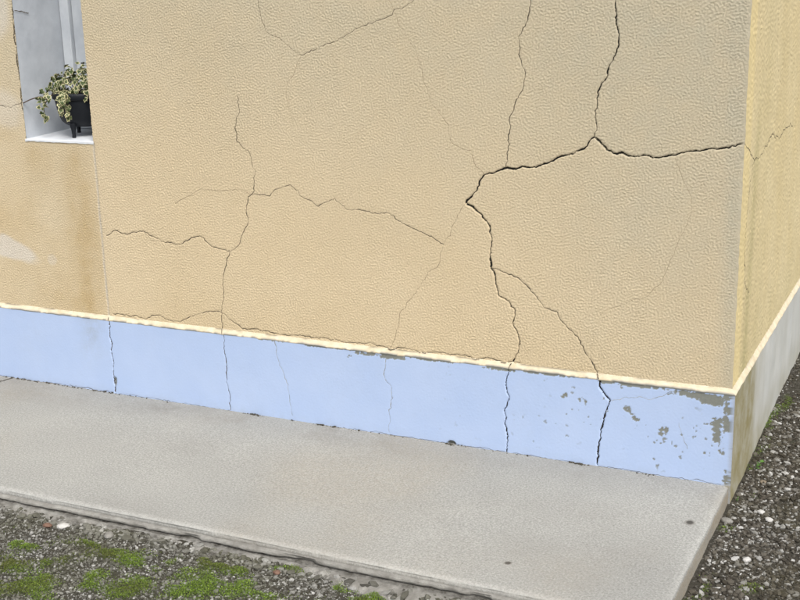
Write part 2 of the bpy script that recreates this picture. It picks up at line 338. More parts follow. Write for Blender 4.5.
# coarse surroundings
exx = np.arange(-8, X0-.01, .25); exz = np.arange(Z0+NZ*S+.02, 2.9, .2)
GX = np.concatenate([exx, xs]); GZ = np.concatenate([zs, exz])
P = np.zeros((len(GZ), len(GX), 3)); P[..., 0] = GX[None]; P[..., 2] = GZ[:, None]
P[:NZ, len(exx):, 0] = Xd; P[:NZ, len(exx):, 1] = -Hc
FX, FZ = np.meshgrid(GX, GZ)
IW, IJ = ixw+len(exx), ixj+len(exx)
ZT_i = NZ+2; ZTOP = GZ[ZT_i]
keep = np.ones((len(GZ)-1, len(GX)-1), bool); keep[izs:ZT_i, IW:IJ] = False
me = mesh_np('front_wall', P.reshape(-1, 3), grid_faces(len(GZ), len(GX), keep))
gr = .70*sstep(.6, 1.75, FZ+.30*(FX+1.6)/1.6*.8)*(.75+.3*fbm(FX, FZ, .6, 51)) + .10*fbm(FX, FZ, .35, 52)
gr += .65*sstep(-.075, -.01, FX)*(.6+.5*fbm(FX, FZ*.3, .05, 53)) + .25*sstep(-.9, -.1, FX)
gr += .18*np.exp(-((FX+.33)/.22)**2-((FZ-.75)/.35)**2)*fbm(FX, FZ, .1, 56)*1.4
gr += .25*(FX < XJ)*fbm(FX, FZ, .15, 54)
# dirty rims along wide cracks
pt = .55*sstep(.25, .6, 1.15*np.exp(-((FX+3.05)/.15)**2-((FZ-.575+.25*(FX+3.0))/.05)**2)*(.6+.8*fbm(FX, FZ, .06, 61)))
pt += .30*sstep(.2, .65, np.exp(-((FX+2.98)/.11)**2-((FZ-1.17)/.085)**2)*(.6+.8*fbm(FX, FZ, .07, 62)))
pt += .40*sstep(.2, .65, np.exp(-((FX+2.99)/.10)**2-((FZ-1.55)/.11)**2)*(.6+.8*fbm(FX, FZ, .07, 63)))
pt += .25*sstep(.3, .65, np.exp(-((FX+2.80)/.03)**2-((FZ-.55)/.03)**2)*(.6+.8*fbm(FX, FZ, .04, 64)))
oc = (FX < XJ)*(.85*np.exp(-((FX-XJ+.10)/.075)**2)*sstep(1.1, .95, FZ)+.7*np.exp(-((FX+2.83)/.07)**2)*sstep(1.06, 1.0, FZ)*sstep(.75, 1.0, FZ))*(.5+.8*fbm(FX, FZ*.35, .05, 71))
oc += .45*(FX < XJ)*sstep(.35, .75, fbm(FX, FZ, .2, 72))
oc += .30*sstep(.55, .34, FZ)*fbm(FX, FZ, .3, 73)
GJ = XJ+.006*(fbm(GZ, 0*GZ, .06, 21)-.5)
jt = np.exp(-((FX-GJ[:, None])/.0055)**4)*(FZ < ZS)*(.35+.5*fbm(FX, FZ, .02, 74))
set_mask(me, np.clip(np.stack([gr, pt, oc, jt], -1), 0, 1).reshape(-1, 4))
front = link('front_wall', me, WALL, house)
front['label'] = 'beige yellow rough rendered front wall crossed by branching cracks'

# side (gable) wall, x = 0
S2 = .005; NY2 = 420; NZ2 = 284
ys = np.arange(NY2)*S2; z2 = Z0+np.arange(NZ2)*S2
YY, Z2 = np.meshgrid(ys, z2)
H2 = .0008*bandnoise(NZ2, NY2, S2, .013, .022, 3)+.003*(fbm(YY, Z2, .35, 9)-.5)
HB[id(H2)] = H2.copy(); sideH = None
f2 = sstep(0, .016, YY); H2 = H2*f2+(1-f2)*cwob(z2, 41)[:, None]
HB[id(H2)] = H2.copy(); carve(H2, 0, Z0, S2, SPATHS, ZL1, 2, .6)
sideH = sampler(H2, 0, Z0, S2)
exy = np.concatenate([np.arange(2.12, 3, .1), np.arange(3, 9, .5)]); exz2 = np.arange(Z0+NZ2*S2+.01, 2.9, .2)
GY = np.concatenate([ys, exy]); GZ2 = np.concatenate([z2, exz2])
P = np.zeros((len(GZ2), len(GY), 3)); P[..., 1] = GY[None]; P[..., 2] = GZ2[:, None]
P[:NZ2, :NY2, 0] = H2; P[:NZ2, :NY2, 1] = YY-np.exp(-YY/.012)*cwob(z2, 31)[:, None]
me = mesh_np('side_wall', P.reshape(-1, 3), grid_faces(len(GZ2), len(GY)))
FY, FZ = np.meshgrid(GY, GZ2)
ga = .8*np.exp(-((FY-.235-.05*(FZ-.8))/.055)**2)*(.35+.8*fbm(FY, FZ*.25, .08, 81))*sstep(1.45, .9, FZ)+.35*sstep(.62, .34, FZ)*fbm(FY, FZ*.4, .12, 82)
ga += .45*np.exp(-((FY-.42)/.10)**2)*fbm(FY, FZ*.2, .1, 84)+.2*fbm(FY, FZ*.3, .3, 83)
lt = .8*sstep(.14, .09, FY)*(.7+.4*fbm(FY, FZ, .1, 85))
set_mask(me, np.clip(np.stack([ga, lt, 0*ga, 0*ga], -1), 0, 1).reshape(-1, 4))
side = link('side_wall', me, SIDE_M, house)
side['label'] = 'warmer yellow rendered side wall receding behind the corner'

# plinth, front face (y = -PP) and side face (x = PP)
NZP = int(round((ZL0+.09)/S)); zp = np.linspace(-.09, ZL0, NZP); SP = zp[1]-zp[0]
XP, ZP = np.meshgrid(np.concatenate([xs[:-1], [PP-.0001]]), zp)
HP = .0008*(fbm(XP, ZP, .08, 91, 3)-.5)+.003*(fbm(XP, ZP, .5, 92)-.5)+.00008*bandnoise(NZP, NX, S, .006, .02, 93)
HB[id(HP)] = HP.copy(); carve(HP, X0, -.09, S, PATHS, -.02, ZL0-.001, .9)
hole = np.hypot((XP+.991)/.017, (ZP-.000)/.013); HP -= .011*sstep(1.05, .85, hole)
hole2 = np.hypot((XP+2.515)/.008, (ZP-.055)/.02)+.8*(fbm(XP, ZP, .012, 98)-.5); HP -= .005*sstep(1.05, .75, hole2)
peel = 0*XP
for a, b, ra, rb, k in [(-.041, .191, .020, .05, 1.), (-.055, .215, .035, .02, .9), (-.050, .292, .06, .022, 1.05), (-.13, .303, .075, .014, 1.), (-.30, .312, .11, .009, 1.), (-.41, .313, .04, .010, 1.),
                     (-.218, .162, .020, .020, .95), (-.262, .192, .016, .016, .8), (-.565, .249, .017, .02, .85), (-.497, .236, .022, .014, .9), (-.338, .217, .03, .02, .8), (-.312, .20, .02, .022, .8),
                     (-.025, .14, .014, .045, .95), (-.01, .25, .016, .09, .85), (-.127, .143, .022, .022, .7), (-.24, .12, .014, .014, .8), (-.35, .06, .03, .018, .7), (-.0, .03, .02, .03, .9),
                     (-.09, .245, .012, .012, .9), (-.07, .10, .015, .012, .75), (-.63, .315, .11, .008, .9), (-.80, .314, .08, .010, .95), (-1.05, .315, .12, .008, .9), (-1.22, .310, .06, .013, .95), (-1.33, .311, .06, .012, .9), (-1.5, .315, .12, .006, .9), (-1.75, .316, .1, .005, .9), (-1.40, .285, .02, .012, .6)]:
    peel = np.maximum(peel, k*(1.3 if rb > .045 or (ra > .05 and rb > .01) else 1.2 if b > .308 else .95)*np.exp(-((XP-a)/ra)**4-((ZP-b)/rb)**4))
pn = .55*fbm(XP, ZP, .030, 94, 5)+.45*fbm(XP, ZP, .008, 87, 3)+.0
pn = .5+(pn-.5)*1.25
spk = sstep(.775, .80, fbm(XP, ZP, .020, 97, 3))*sstep(-1.3, -.25, XP)*sstep(.4, .6, fbm(XP, ZP, .15, 99))
pm = np.maximum(sstep(.50, .545, peel*.62+(pn-.5)*1.15*(peel > .08)), .9*spk)
pm = np.maximum(pm, sstep(1.1, .8, hole)); pm = np.maximum(pm, .9*sstep(1.1, .8, hole2))
HP -= .0010*pm
pd = .75*np.exp(-((XP+2.62)/.05)**2)*sstep(.05, .25, ZP)*fbm(XP, ZP, .06, 95)*1.3+.35*sstep(.04, .0, ZP)*fbm(XP, ZP, .1, 96)+.12*fbm(XP, ZP, .25, 86)
pg = np.maximum(.55*sstep(-.006, .010, XP), 1.*sstep(.012, -.004, ZP)*sstep(-.03, .0, XP))
Pp = np.stack([XP, -PP-HP*sstep(PP, PP-.006, XP), ZP], -1)
exl = np.arange(-8, X0-.01, .5); Pe = np.zeros((NZP, len(exl), 3)); Pe[..., 0] = exl[None]; Pe[..., 1] = -PP; Pe[..., 2] = zp[:, None]
M = np.clip(np.stack([pm, pd, pg, 0*pm], -1), 0, 1); M = np.concatenate([np.zeros((NZP, len(exl), 4)), M], 1)
me = mesh_np('plinth', np.concatenate([Pe, Pp], 1).reshape(-1, 3), grid_faces(NZP, NX+len(exl))); set_mask(me, M.reshape(-1, 4))
plinth = link('plinth', me, PLINTH, house); plinth['label'] = 'pale blue painted plinth with peeling grey patches near the corner'
plH = sampler(HP, X0, -.09, S)
yp = np.concatenate([[-PP], np.arange(-PP+.004, 2.4, .008), np.arange(2.5, 9, .5)]); zp2 = np.linspace(-.12, ZL0, 50)
YP, ZQ = np.meshgrid(yp, zp2)
HS = .003*(fbm(YP, ZQ, .08, 101, 4)-.5)*sstep(-PP, .01, YP)
me = mesh_np('plinth_return', np.stack([PP+HS, YP, ZQ], -1).reshape(-1, 3), grid_faces(len(zp2), len(yp)))
sg = 1.3*np.exp(-((YP-.03)/.09)**2)*(.5+.7*fbm(YP, ZQ*.2, .03, 102))+1.2*np.exp(-((YP-.28)/.10)**2)*(.35+.8*fbm(YP, ZQ*.2, .05, 103))+.5*sstep(.12, -.03, ZQ)*fbm(YP, ZQ, .2, 104)*1.5+.55*fbm(YP, ZQ*.15, .07, 105)*(.5+.5*sstep(.9, .2, YP))+.3*sstep(.5, .1, YP)
sdm = .45*fbm(YP, ZQ*.2, .06, 106)*sstep(.3, .8, YP)
set_mask(me, np.clip(np.stack([0*sg, sdm, sg, 0*sg], -1), 0, 1).reshape(-1, 4))
pls = link('plinth', me, PLINTH_S, house); pls['label'] = 'whitish plinth of the side wall with brown green streaks'

# sloping ledge, mitred round the corner
def ledge_run(front_run):
    if front_run: a = np.concatenate([exl, xs]); 
    else: a = np.concatenate([np.arange(0, 2.4, .008), np.arange(2.5, 9, .5)])
    t = np.array([-.25, 0, .12, .3, .5, .7, .9, 1.0, 1.25]); A, T = np.meshgrid(a, t)
    wob = .0022*(fbm(A, T*.02, .02, 111 if front_run else 112)-.5)+.003*(fbm(A, 0*T, .2, 113)-.5)
    d = PP*(1-np.clip(T, 0, 1))+.0025*np.exp(-((T-.1)/.2)**2)+wob*sstep(1.2, .6, T)
    d = np.where(T < 0, PP-.001, d); d = np.where(T > 1.1, -.004, d)
    z = ZL0+(ZL1-ZL0)*T+.008*np.exp(-((T-.2)/.4)**2)*(fbm(A, 0*T, .035, 115, 4)-.5)
    if front_run:
        x = A+d*sstep(-.03, 0, A); P_ = np.stack([x, -d, z], -1)
    else: P_ = np.stack([d, A-d*sstep(.03, 0, A), z], -1)
    lo = sstep(.45, .0, T)*sstep(.38, .56, fbm(A, T*.01, .03, 116, 4)+.14*sstep(-1.6, -.9, A)*(A < 0))*(1. if front_run else .3)
    up = sstep(.6, 1., T)*sstep(.5, .68, fbm(A, T*.01, .08, 117, 4)+.1*(np.abs(A+1.1) < .55))*.8
    me = mesh_np('ledge', P_.reshape(-1, 3), grid_faces(len(t), len(a)))
    set_mask(me, np.clip(np.stack([lo, up*(1. if front_run else .4), 0*lo, 0*lo], -1), 0, 1).reshape(-1, 4))
    o = link('ledge', me, LEDGE, house); return o
ledge = ledge_run(True); ledge_s = ledge_run(False)

# crack fillings
sf_wall = lambda a, b, l: np.stack([a, -wallH(a, b)-l, b], 1)
sf_pl = lambda a, b, l: np.stack([a, -PP-plH(a, np.maximum(b, -.08))-l, b], 1)
sf_side = lambda a, b, l: np.stack([sideH(a, b)+l, a, b], 1)
sf_ledge = lambda a, b, l: np.stack([a, -PP*(ZL1-np.clip(b, ZL0, ZL1))/(ZL1-ZL0)-.0042-l, b], 1)
def runs(mask):
    idx = np.flatnonzero(mask); return np.split(idx, np.flatnonzero(np.diff(idx) > 1)+1) if len(idx) else []
for p, w, wid in PATHS:
    m = CR_L if wid < 3 else CR_M if wid < 6 else CR_D
    for r in runs(p[:, 1] >= ZL1): ribbon(p[r], w[r], sf_wall, m, front)
    for r in runs((p[:, 1] < ZL1+.001) & (p[:, 1] > ZL0-.001)):
        if len(r) >= 3 and wid > 2.9: ribbon(p[r], w[r]*.8, sf_ledge, m, ledge)
    mp = CR_D if wid > 6.6 else CR_P if wid in (5.2, 3.5, 3.1, 2.4) else CR_M
    for r in runs((p[:, 1] <= ZL0) & (p[:, 0] < PP)): ribbon(p[r], w[r], sf_pl, mp, plinth)
for p, w, wid in SPATHS: ribbon(p, w, sf_side, CR_M, side)

# inner masonry that closes the corner, with a niche for the window
def boxes(name, L, m, parent, bevel=0):
    bm = bmesh.new()
    for (x0, x1, y0, y1, z0, z1) in L:
        vsx = [bm.verts.new((x, y, z)) for z in (z0, z1) for y in (y0, y1) for x in (x0, x1)]
        for f in ((0, 2, 3, 1), (4, 5, 7, 6), (0, 1, 5, 4), (2, 6, 7, 3), (0, 4, 6, 2), (1, 3, 7, 5)): bm.faces.new([vsx[i] for i in f])
    if bevel: bmesh.ops.bevel(bm, geom=list(bm.edges), offset=bevel, segments=2, affect='EDGES', profile=.5)
    me = bpy.data.meshes.new(name); bm.to_mesh(me); bm.free(); return link(name, me, m, parent)
DEP = .315
boxes('masonry_core', [(-8, -.03, .36, 9, -.3, 2.88), (-8, XW-.02, .03, .355, -.3, 2.879), (XJ+.02, -.03, .03, .355, -.3, 2.879),
                     (XW-.015, XJ+.015, .03, .355, -.3, ZS-.02), (XW-.015, XJ+.015, .03, .355, ZTOP+.02, 2.879)], WALL, house)

# window: white painted reveal, sill, frame, pane
win = link('window', boxes('tmp', [(XW+.002, XJ-.002, DEP+.012, DEP+.03, ZS+.002, ZTOP-.002)], CURT, None).data, None, house)
bpy.data.objects.remove(bpy.data.objects['tmp'])
win['label'] = 'narrow deep window niche with white reveals'
def sheet(name, fn, na, nb, m, parent, flip=False):
    a, b = np.meshgrid(np.linspace(0, 1, na), np.linspace(0, 1, nb))
    Pq = fn(a, b); return link(name, mesh_np(name, Pq.reshape(-1, 3), grid_faces(nb, na, flip=flip)), m, parent)
edge = lambda a, z, sd_: .004*(fbm(z, 0*z, .05, sd_)-.5)*(1-a)
def rev(xc, sgn, sd_):
    def f(a, b):
        z = ZS-.004+(ZTOP-ZS+.008)*b; y = .0025+(DEP+.02-.0025)*a
        x = xc+sgn*(.0012*(fbm(y, z, .03, sd_)-.4)+.003*(fbm(y, z, .15, sd_+1)-.4))*sstep(0, .05, a)-sgn*.001
        return np.stack([x, y, z], -1)
    return f
sheet('reveal', rev(XW, 1, 121), 40, 160, WHITE, win, flip=False)
sheet('reveal', rev(XJ, -1, 131), 40, 160, WHITE, win, flip=True)
sheet('soffit', lambda a, b: np.stack([XW-.003+(XJ-XW+.006)*a, .003+(DEP+.015)*b, ZTOP-.001+0*a], -1), 6, 6, WHITE, win, flip=True)
def sillf(a, b):
    t = np.clip((b-.12)/.88, 0, 1); x = XW-.004+(XJ-XW+.008)*a
    y = np.where(b < .12, -.0025-.002*(fbm(x, 0*x, .03, 141)-.5)+.0035*(1-b/.12)*0, -.0025+(DEP+.02)*t)
    z = np.where(b < .12, ZS-.005-.006*fbm(x, 0*x, .02, 142)+(.006+.006*fbm(x, 0*x, .02, 142))*b/.12, ZS+.001+.012*t+.0015*(fbm(x, y, .03, 143)-.5))
    return np.stack([x, y, z], -1)
sheet('sill', sillf, 60, 50, SILLM, win)
fr = boxes('frame', [(XW+.003, XW+.050, DEP-.045, DEP+.010, ZS+.013, ZTOP-.003), (XW+.053, XW+.112, DEP-.028, DEP+.009, ZS+.060, ZTOP-.05),
                   (XW+.051, XJ-.05, DEP-.044, DEP+.0105, ZS+.013, ZS+.058), (XJ-.049, XJ-.003, DEP-.045, DEP+.010, ZS+.013, ZTOP-.003), (XJ-.105, XJ-.052, DEP-.028, DEP+.009, ZS+.060, ZTOP-.05),
                   (XW+.113, XJ-.106, DEP-.028, DEP+.0092, ZS+.060, ZS+.11)], FRAME, win, .004)
boxes('pane', [(XW+.112, XJ-.105, DEP-.006, DEP+.004, ZS+.108, ZTOP-.1)], GLASS, win)
for q_, (za, zb) in enumerate(((1.17, 1.26), (1.29, 1.41), (1.43, 1.58))):
    pe_, we_ = refine([(XW-.003, za), (XW-.004, (za+zb)/2), (XW-.003, zb)], 403+q_, amp=.002); ribbon(pe_, we_*.0065, sf_wall, CR_M, front)
# little cracks on the reveal near its front edge
def rv_surf(y, z, l): return np.stack([XW+.003+l+.001*0*y+.003*(fbm(y, z, .15, 122)-.4)+.0012*(fbm(y, z, .03, 121)-.4), y, z], 1)
for pts, w in ([[(.004, 1.565), (.05, 1.556), (.085, 1.552)], .0035],):
    p, wm = refine(pts, 401); ribbon(p, wm*w, rv_surf, CR_M, win)

# ------------------------------------------------------------------ pavement slab
def ghgt(x, y):
    """ground height"""
    x = np.asarray(x, float); y = np.asarray(y, float)
    fr_ = -.046-.02*sstep(-1.1, -2.2, y)+.012*(fbm(x, y, .25, 151)-.5)+.010*(fbm(x, y, .09, 152)-.5)
    rt = -.066+.034*sstep(-.3, 1.4, y)+.014*(fbm(x, y, .3, 153)-.5)+.008*(fbm(x, y, .08, 154)-.5)
    k = sstep(-.35, .05, x); g = fr_*(1-k)+rt*k
    return np.where((x < -.02) & (y > -.93), np.minimum(g, -.11), g)
SW, XR = .955, .006
sx = np.concatenate([np.arange(-8, -3.3, .3), np.arange(-3.3, -.03, .006), np.linspace(-.03, XR-.0005, 9)])
sy = np.concatenate([np.linspace(.004, -SW+.03, 158), np.linspace(-SW+.028, -SW+.0005, 9)])
dn = np.array([.0015, .004, .007, .011, .018, .03, .045, .06, .08, .12])
dnf = np.array([.0015, .004, .008, .012, .015, .018, .021, .04, .09])
A = np.concatenate([sx, XR+dn*0+10+dn]); B = np.concatenate([sy, -10-dnf])
AA, BB = np.meshgrid(A, B)
ex = np.where(AA > 5, AA-10-XR, 0); ey = np.where(BB < -5, -BB-10, 0)
X_ = np.where(AA > 5, XR, AA); Y_ = np.where(BB < -5, -SW, BB)
zt = .0025*(fbm(X_, Y_, .5, 161)-.5)*2+.0012*(fbm(X_, Y_, .04, 162)-.5)
dxe = np.clip((X_+.030-XR)/.03, 0, 1); dye = np.clip((-SW+.028-Y_)/.028, 0, 1)
zt = zt-.0075*dxe**3-.007*dye**3
Zs_ = zt-np.where(ex > 0, ex, 0)-ey
X_ = X_-np.where(ex > 0, .004*np.exp(-ex/.004), 0)+np.where(dxe > .99, .004*(fbm(Y_, Zs_, .05, 163)-.5)+.0015*(fbm(Y_, Zs_, .012, 166)-.5), 0)
groove = np.where((ey >= .017), .014, 0)
Y_ = Y_+np.where(ey > 0, .003*np.exp(-ey/.003), 0)+groove+np.where(dye > .99, .007*(fbm(X_, 0*X_, .10, 164)-.5)+.005*(fbm(X_, 0*X_, .018, 165)-.5), 0)
ok = ~((ex[:-1, 1:] > 0) & (ey[1:, 1:] > 0))
me = mesh_np('pavement', np.stack([X_, Y_, Zs_], -1).reshape(-1, 3), grid_faces(len(B), len(A), ok, flip=True))
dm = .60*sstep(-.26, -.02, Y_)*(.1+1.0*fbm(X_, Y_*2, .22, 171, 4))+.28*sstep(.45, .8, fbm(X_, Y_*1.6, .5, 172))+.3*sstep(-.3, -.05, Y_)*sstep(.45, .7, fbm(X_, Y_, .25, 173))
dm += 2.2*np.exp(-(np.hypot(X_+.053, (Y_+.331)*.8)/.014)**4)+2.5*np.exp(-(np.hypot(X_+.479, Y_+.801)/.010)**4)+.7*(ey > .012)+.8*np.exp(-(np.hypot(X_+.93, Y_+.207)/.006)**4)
lm = .40*dye*(ey < .004)*(.4+.9*fbm(X_, Y_, .06, 174))+.35*dxe*(ex <= .003)*fbm(X_, Y_, .05, 175)+.10*fbm(X_, Y_, .45, 177)
sm = .75*(ex > .004)*(.5+.7*fbm(Y_, Zs_, .05, 176))+.25*sstep(.5, .8, fbm(X_, Y_, .7, 178))
set_mask(me, np.clip(np.stack([dm, lm, sm, 0*sm], -1), 0, 2.5).reshape(-1, 4))
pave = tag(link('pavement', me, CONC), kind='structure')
pave['label'] = 'grey concrete apron running along the foot of the wall'
# joint across the pavement at far left
pj, wj = refine([(-3.075, -.015), (-3.085, -.06), (-3.12, -.20), (-3.16, -.45)], 402)
ribbon(pj, wj*.006, lambda a, b, l: np.stack([a, b, .0016+.0*a+l], 1), CR_M, pave)

# lower course and ragged footing below the pavement's lip
fx = np.concatenate([np.arange(-8, -3.3, .3), np.arange(-3.3, -.004, .005)])
prof = np.array([(-.945, -.016), (-.952, -.019), (-.962, -.021), (-.968, -.024), (-.9695, -.029), (-.968, -.033), (-.962, -.036), (-.958, -.038), (-.966, -.040), (-.978, -.0405), (-.990, -.042), (-1.000, -.045), (-1.006, -.051), (-1.01, -.060), (-1.015, -.09)])
pi = np.linspace(0, len(prof)-1, 57); py = np.interp(pi, range(len(prof)), prof[:, 0]); pz = np.interp(pi, range(len(prof)), prof[:, 1])
FXX, PI = np.meshgrid(fx, pi)
k1 = sstep(2, 3, PI)*(1-sstep(6, 8, PI)); k2 = sstep(8, 10, PI)
wide = (fbm(FXX, 0*FXX, .18, 181, 4)-.5)
Yf = py[:, None]-k1*(.014*(fbm(FXX, 0*FXX, .22, 182)-.5)+.008*(fbm(FXX, PI*.01, .03, 183, 4)-.5)-.010*sstep(.62, .72, fbm(FXX, 0*FXX, .14, 189)))-k2*(.075*wide+.034*(fbm(FXX, PI*.006, .035, 184, 4)-.5)+.045*np.exp(-((FXX+.72)/.26)**2))
Zf = pz[:, None]+k1*.007*(fbm(FXX, PI*.01, .04, 185, 4)-.5)+k2*(.030*(fbm(FXX, PI*.012, .03, 186, 5)-.5)+.012*(fbm(FXX, 0*PI, .12, 187)-.5))
me = mesh_np('footing', np.stack([FXX, Yf, Zf], -1).reshape(-1, 3), grid_faces(len(pi), len(fx), flip=True))
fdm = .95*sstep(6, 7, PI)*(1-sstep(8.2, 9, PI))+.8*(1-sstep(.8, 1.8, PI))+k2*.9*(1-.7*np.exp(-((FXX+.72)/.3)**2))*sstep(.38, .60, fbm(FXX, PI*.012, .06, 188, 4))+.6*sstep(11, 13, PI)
set_mask(me, np.clip(np.stack([fdm, 0*fdm, 0*fdm, 0*fdm], -1), 0, 1).reshape(-1, 4))
foot = link('footing', me, FOOT, pave); foot['label'] = 'ragged lower course crumbling into the gravel'

# ------------------------------------------------------------------ ground
def dens(lo, a, b, hi, st, g=1.35):
    c = list(np.arange(a, b+1e-9, st)); L_, R_ = [], []
    d = st
    while (L_[-1] if L_ else a) > lo: d *= g; L_.append((L_[-1] if L_ else a)-d)
    d = st
    while (R_[-1] if R_ else b) < hi: d *= g; R_.append((R_[-1] if R_ else b)+d)
    return np.array(L_[::-1]+c+R_)
gx = dens(-250, -3.0, 1.1, 250, .012); gy = dens(-250, -1.9, 2.4, 250, .012)
GXX, GYY = np.meshgrid(gx, gy)
MOSS_P = [(-1.808, -1.258, .07, .05), (-1.74, -1.404, .10, .06), (-1.65, -1.42, .09, .06), (-1.65, -1.135, .06, .035), (-1.546, -1.163, .08, .045), (-1.466, -1.094, .06, .03), (-1.794, -1.137, .07, .02), (-1.316, -1.214, .09, .06),
          (-1.266, -1.08, .10, .045), (-1.108, -1.171, .10, .05), (-1.091, -1.03, .05, .025), (-.927, -1.063, .06, .04), (-1.88, -1.36, .08, .06), (-1.95, -1.2, .05, .03), (-1.47, -1.28, .07, .05), (-1.6, -1.3, .05, .04), (-.8, -1.1, .06, .04), (-1.2, -1.35, .12, .08), (-1.0, -1.35, .1, .08), (-2.2, -1.4, .15, .1), (-.6, -1.25, .1, .08),
          (.05, -.215, .035, .06), (.028, -.60, .02, .16), (.035, .49, .03, .1), (.03, .33, .03, .06), (.028, .9, .025, .25), (.09, .13, .04, .05), (.18, -.55, .04, .05), (.30, .35, .06, .08), (.2, .8, .06, .2), (.12, -.75, .05, .08)]
def mossd(x, y):
    x0_, y0_ = x, y; x = x+.14*(fbm(x0_, y0_, .10, 195, 4)-.5); y = y+.14*(fbm(x0_, y0_, .10, 199, 4)-.5)
    r = 0
    for i, (a, b, ra, rb) in enumerate(MOSS_P): r = np.maximum(r, (1. if i < 21 else .9)*np.exp(-((x-a)/ra)**2-((y-b)/rb)**2))
    return np.maximum(r**.55*.95, .42*(x < 0)*(y < -1.0)*sstep(-1.0, -1.12, y))*(.05+1.85*fbm(x0_, y0_, .08, 191, 5))
GZZ = ghgt(GXX, GYY)
near = (np.abs(GXX) < 4) & (np.abs(GYY) < 4)
GZZ = np.where(near, GZZ+.006*(fbm(GXX, GYY, .03, 192)-.5), np.where((GXX < -.02) & (GYY > -.93), -.11, -.06))
me = mesh_np('ground', np.stack([GXX, GYY, GZZ], -1).reshape(-1, 3), grid_faces(len(gy), len(gx)))
set_mask(me, np.clip(np.stack([.9*sstep(.35, .8, mossd(GXX, GYY)), 0*GXX, 0*GXX, 0*GXX], -1), 0, 1).reshape(-1, 4))
ground = tag(link('ground', me, SOIL), kind='structure')

ICO = []
_bm = bmesh.new(); bmesh.ops.create_icosphere(_bm, subdivisions=1, radius=1); _bm.verts.ensure_lookup_table()
ICO_V = np.array([v.co[:] for v in _bm.verts]); ICO_F = np.array([[v.index for v in f.verts] for f in _bm.faces]); _bm.free()
def stones(name, pos, size, m, seed, flat=.62, smooth=False, up=.25):
    r = np.random.default_rng(seed); n = len(pos)
    sc = size[:, None]*np.stack([r.uniform(.75, 1.35, n), r.uniform(.6, 1.05, n), flat*r.uniform(.7, 1.3, n)], 1)
    V = ICO_V[None]*(1+r.uniform(-.28, .28, (n, len(ICO_V), 1)))*sc[:, None]
    a = r.uniform(0, 6.283, n); t = r.normal(0, .35, n); c, s = np.cos(t)[:, None], np.sin(t)[:, None]
    y, z = V[..., 1]*c-V[..., 2]*s, V[..., 1]*s+V[..., 2]*c; x = V[..., 0]
    c, s = np.cos(a)[:, None], np.sin(a)[:, None]
    V = np.stack([x*c-y*s, x*s+y*c, z], -1)+pos[:, None]; V[..., 2] += (size*up)[:, None]
    F = (ICO_F[None]+(np.arange(n)*len(ICO_V))[:, None, None]).reshape(-1, 3)
    return mesh_np(name, V.reshape(-1, 3), F, smooth)
def scatter(n, x0, x1, y0, y1, seed, dens_fn=None):
    r = np.random.default_rng(seed); x = r.uniform(x0, x1, n); y = r.uniform(y0, y1, n)
    k = np.ones(n, bool) if dens_fn is None else r.random(n) < dens_fn(x, y)
    return x[k], y[k]
parts = [scatter(24000, .02, .62, -1.0, 1.0, 1), scatter(6000, .012, 1.1, 1.0, 2.3, 2), scatter(3500, .6, 1.2, -1.3, 1.2, 3), scatter(36000, -2.45, -.3, -1.60, -.985, 4, lambda x, y: sstep(0, .02, -.985-y+.02)), scatter(1100, -2.6, -.85, -1.045, -.985, 6), scatter(14000, -3.4, 1.2, -2.5, -1.0, 5)]
x = np.concatenate([p[0] for p in parts]); y = np.concatenate([p[1] for p in parts])
k = rng.random(len(x)) > .55*sstep(.6, 1., mossd(x, y)); k &= ~((x < .012) & (y > -.985)); x, y = x[k], y[k]
sz = np.clip(np.exp(rng.normal(math.log(.0037), .46, len(x))), .0022, .0115)*np.where(x < 0, .72, 1.05)*np.where((x < 0) & (y > -1.045) & (rng.random(len(x)) < .16), 2.3, 1)
pos = np.stack([x, y, ghgt(x, y)+.006*(fbm(x, y, .03, 192)-.5)], 1)
for nm_, sel, mt_, lb in (('gravel', x >= 0, GRAVEL, 'dark loose gravel beside the side wall and the pavement end'), ('gravel', x < 0, GRAVEL_F, 'fine grey gravel in front of the pavement')):
    tag(link(nm_, stones(nm_, pos[sel], sz[sel], mt_, 11), mt_), lb, 'gravel', kind='stuff')

# moss: short curled blades in cushions
def moss_mesh():
    r = np.random.default_rng(21)
    x = np.concatenate([r.uniform(-2.4, -.4, 400000), r.uniform(.01, .5, 140000)]); y = np.concatenate([r.uniform(-1.55, -.99, 400000), r.uniform(-.95, 1.6, 140000)])
    d = mossd(x, y); k = r.random(len(x)) < sstep(.40, 1.05, d)*.8; k &= ~((x < .012) & (y > -.99)); x, y, d = x[k], y[k], d[k]
    if len(x) > 80000: s_ = r.choice(len(x), 80000, False); x, y, d = x[s_], y[s_], d[s_]
    n = len(x); z = ghgt(x, y)+.003+.008*sstep(.5, 1., d)*r.random(n)**.6
    a = r.uniform(0, 6.283, n); l = r.uniform(.0022, .0048, n); w = l*r.uniform(.3, .55, n); tl = r.uniform(.0, 1.1, n)
    ca, sa = np.cos(a), np.sin(a)
    b = np.stack([x, y, z], 1); tip = b+np.stack([ca*np.sin(tl)*l, sa*np.sin(tl)*l, np.cos(tl)*l], 1)
    sdv = np.stack([-sa*w, ca*w, 0*w], 1); mid = b*.45+tip*.55
    V = np.stack([b, mid+sdv*.6, tip, mid-sdv*.6], 1).reshape(-1, 3)
    return mesh_np('moss', V, np.arange(len(V)).reshape(-1, 4), False)
moss = tag(link('moss', moss_mesh(), MOSS), 'bright green moss cushions growing through the gravel', 'moss', kind='stuff')

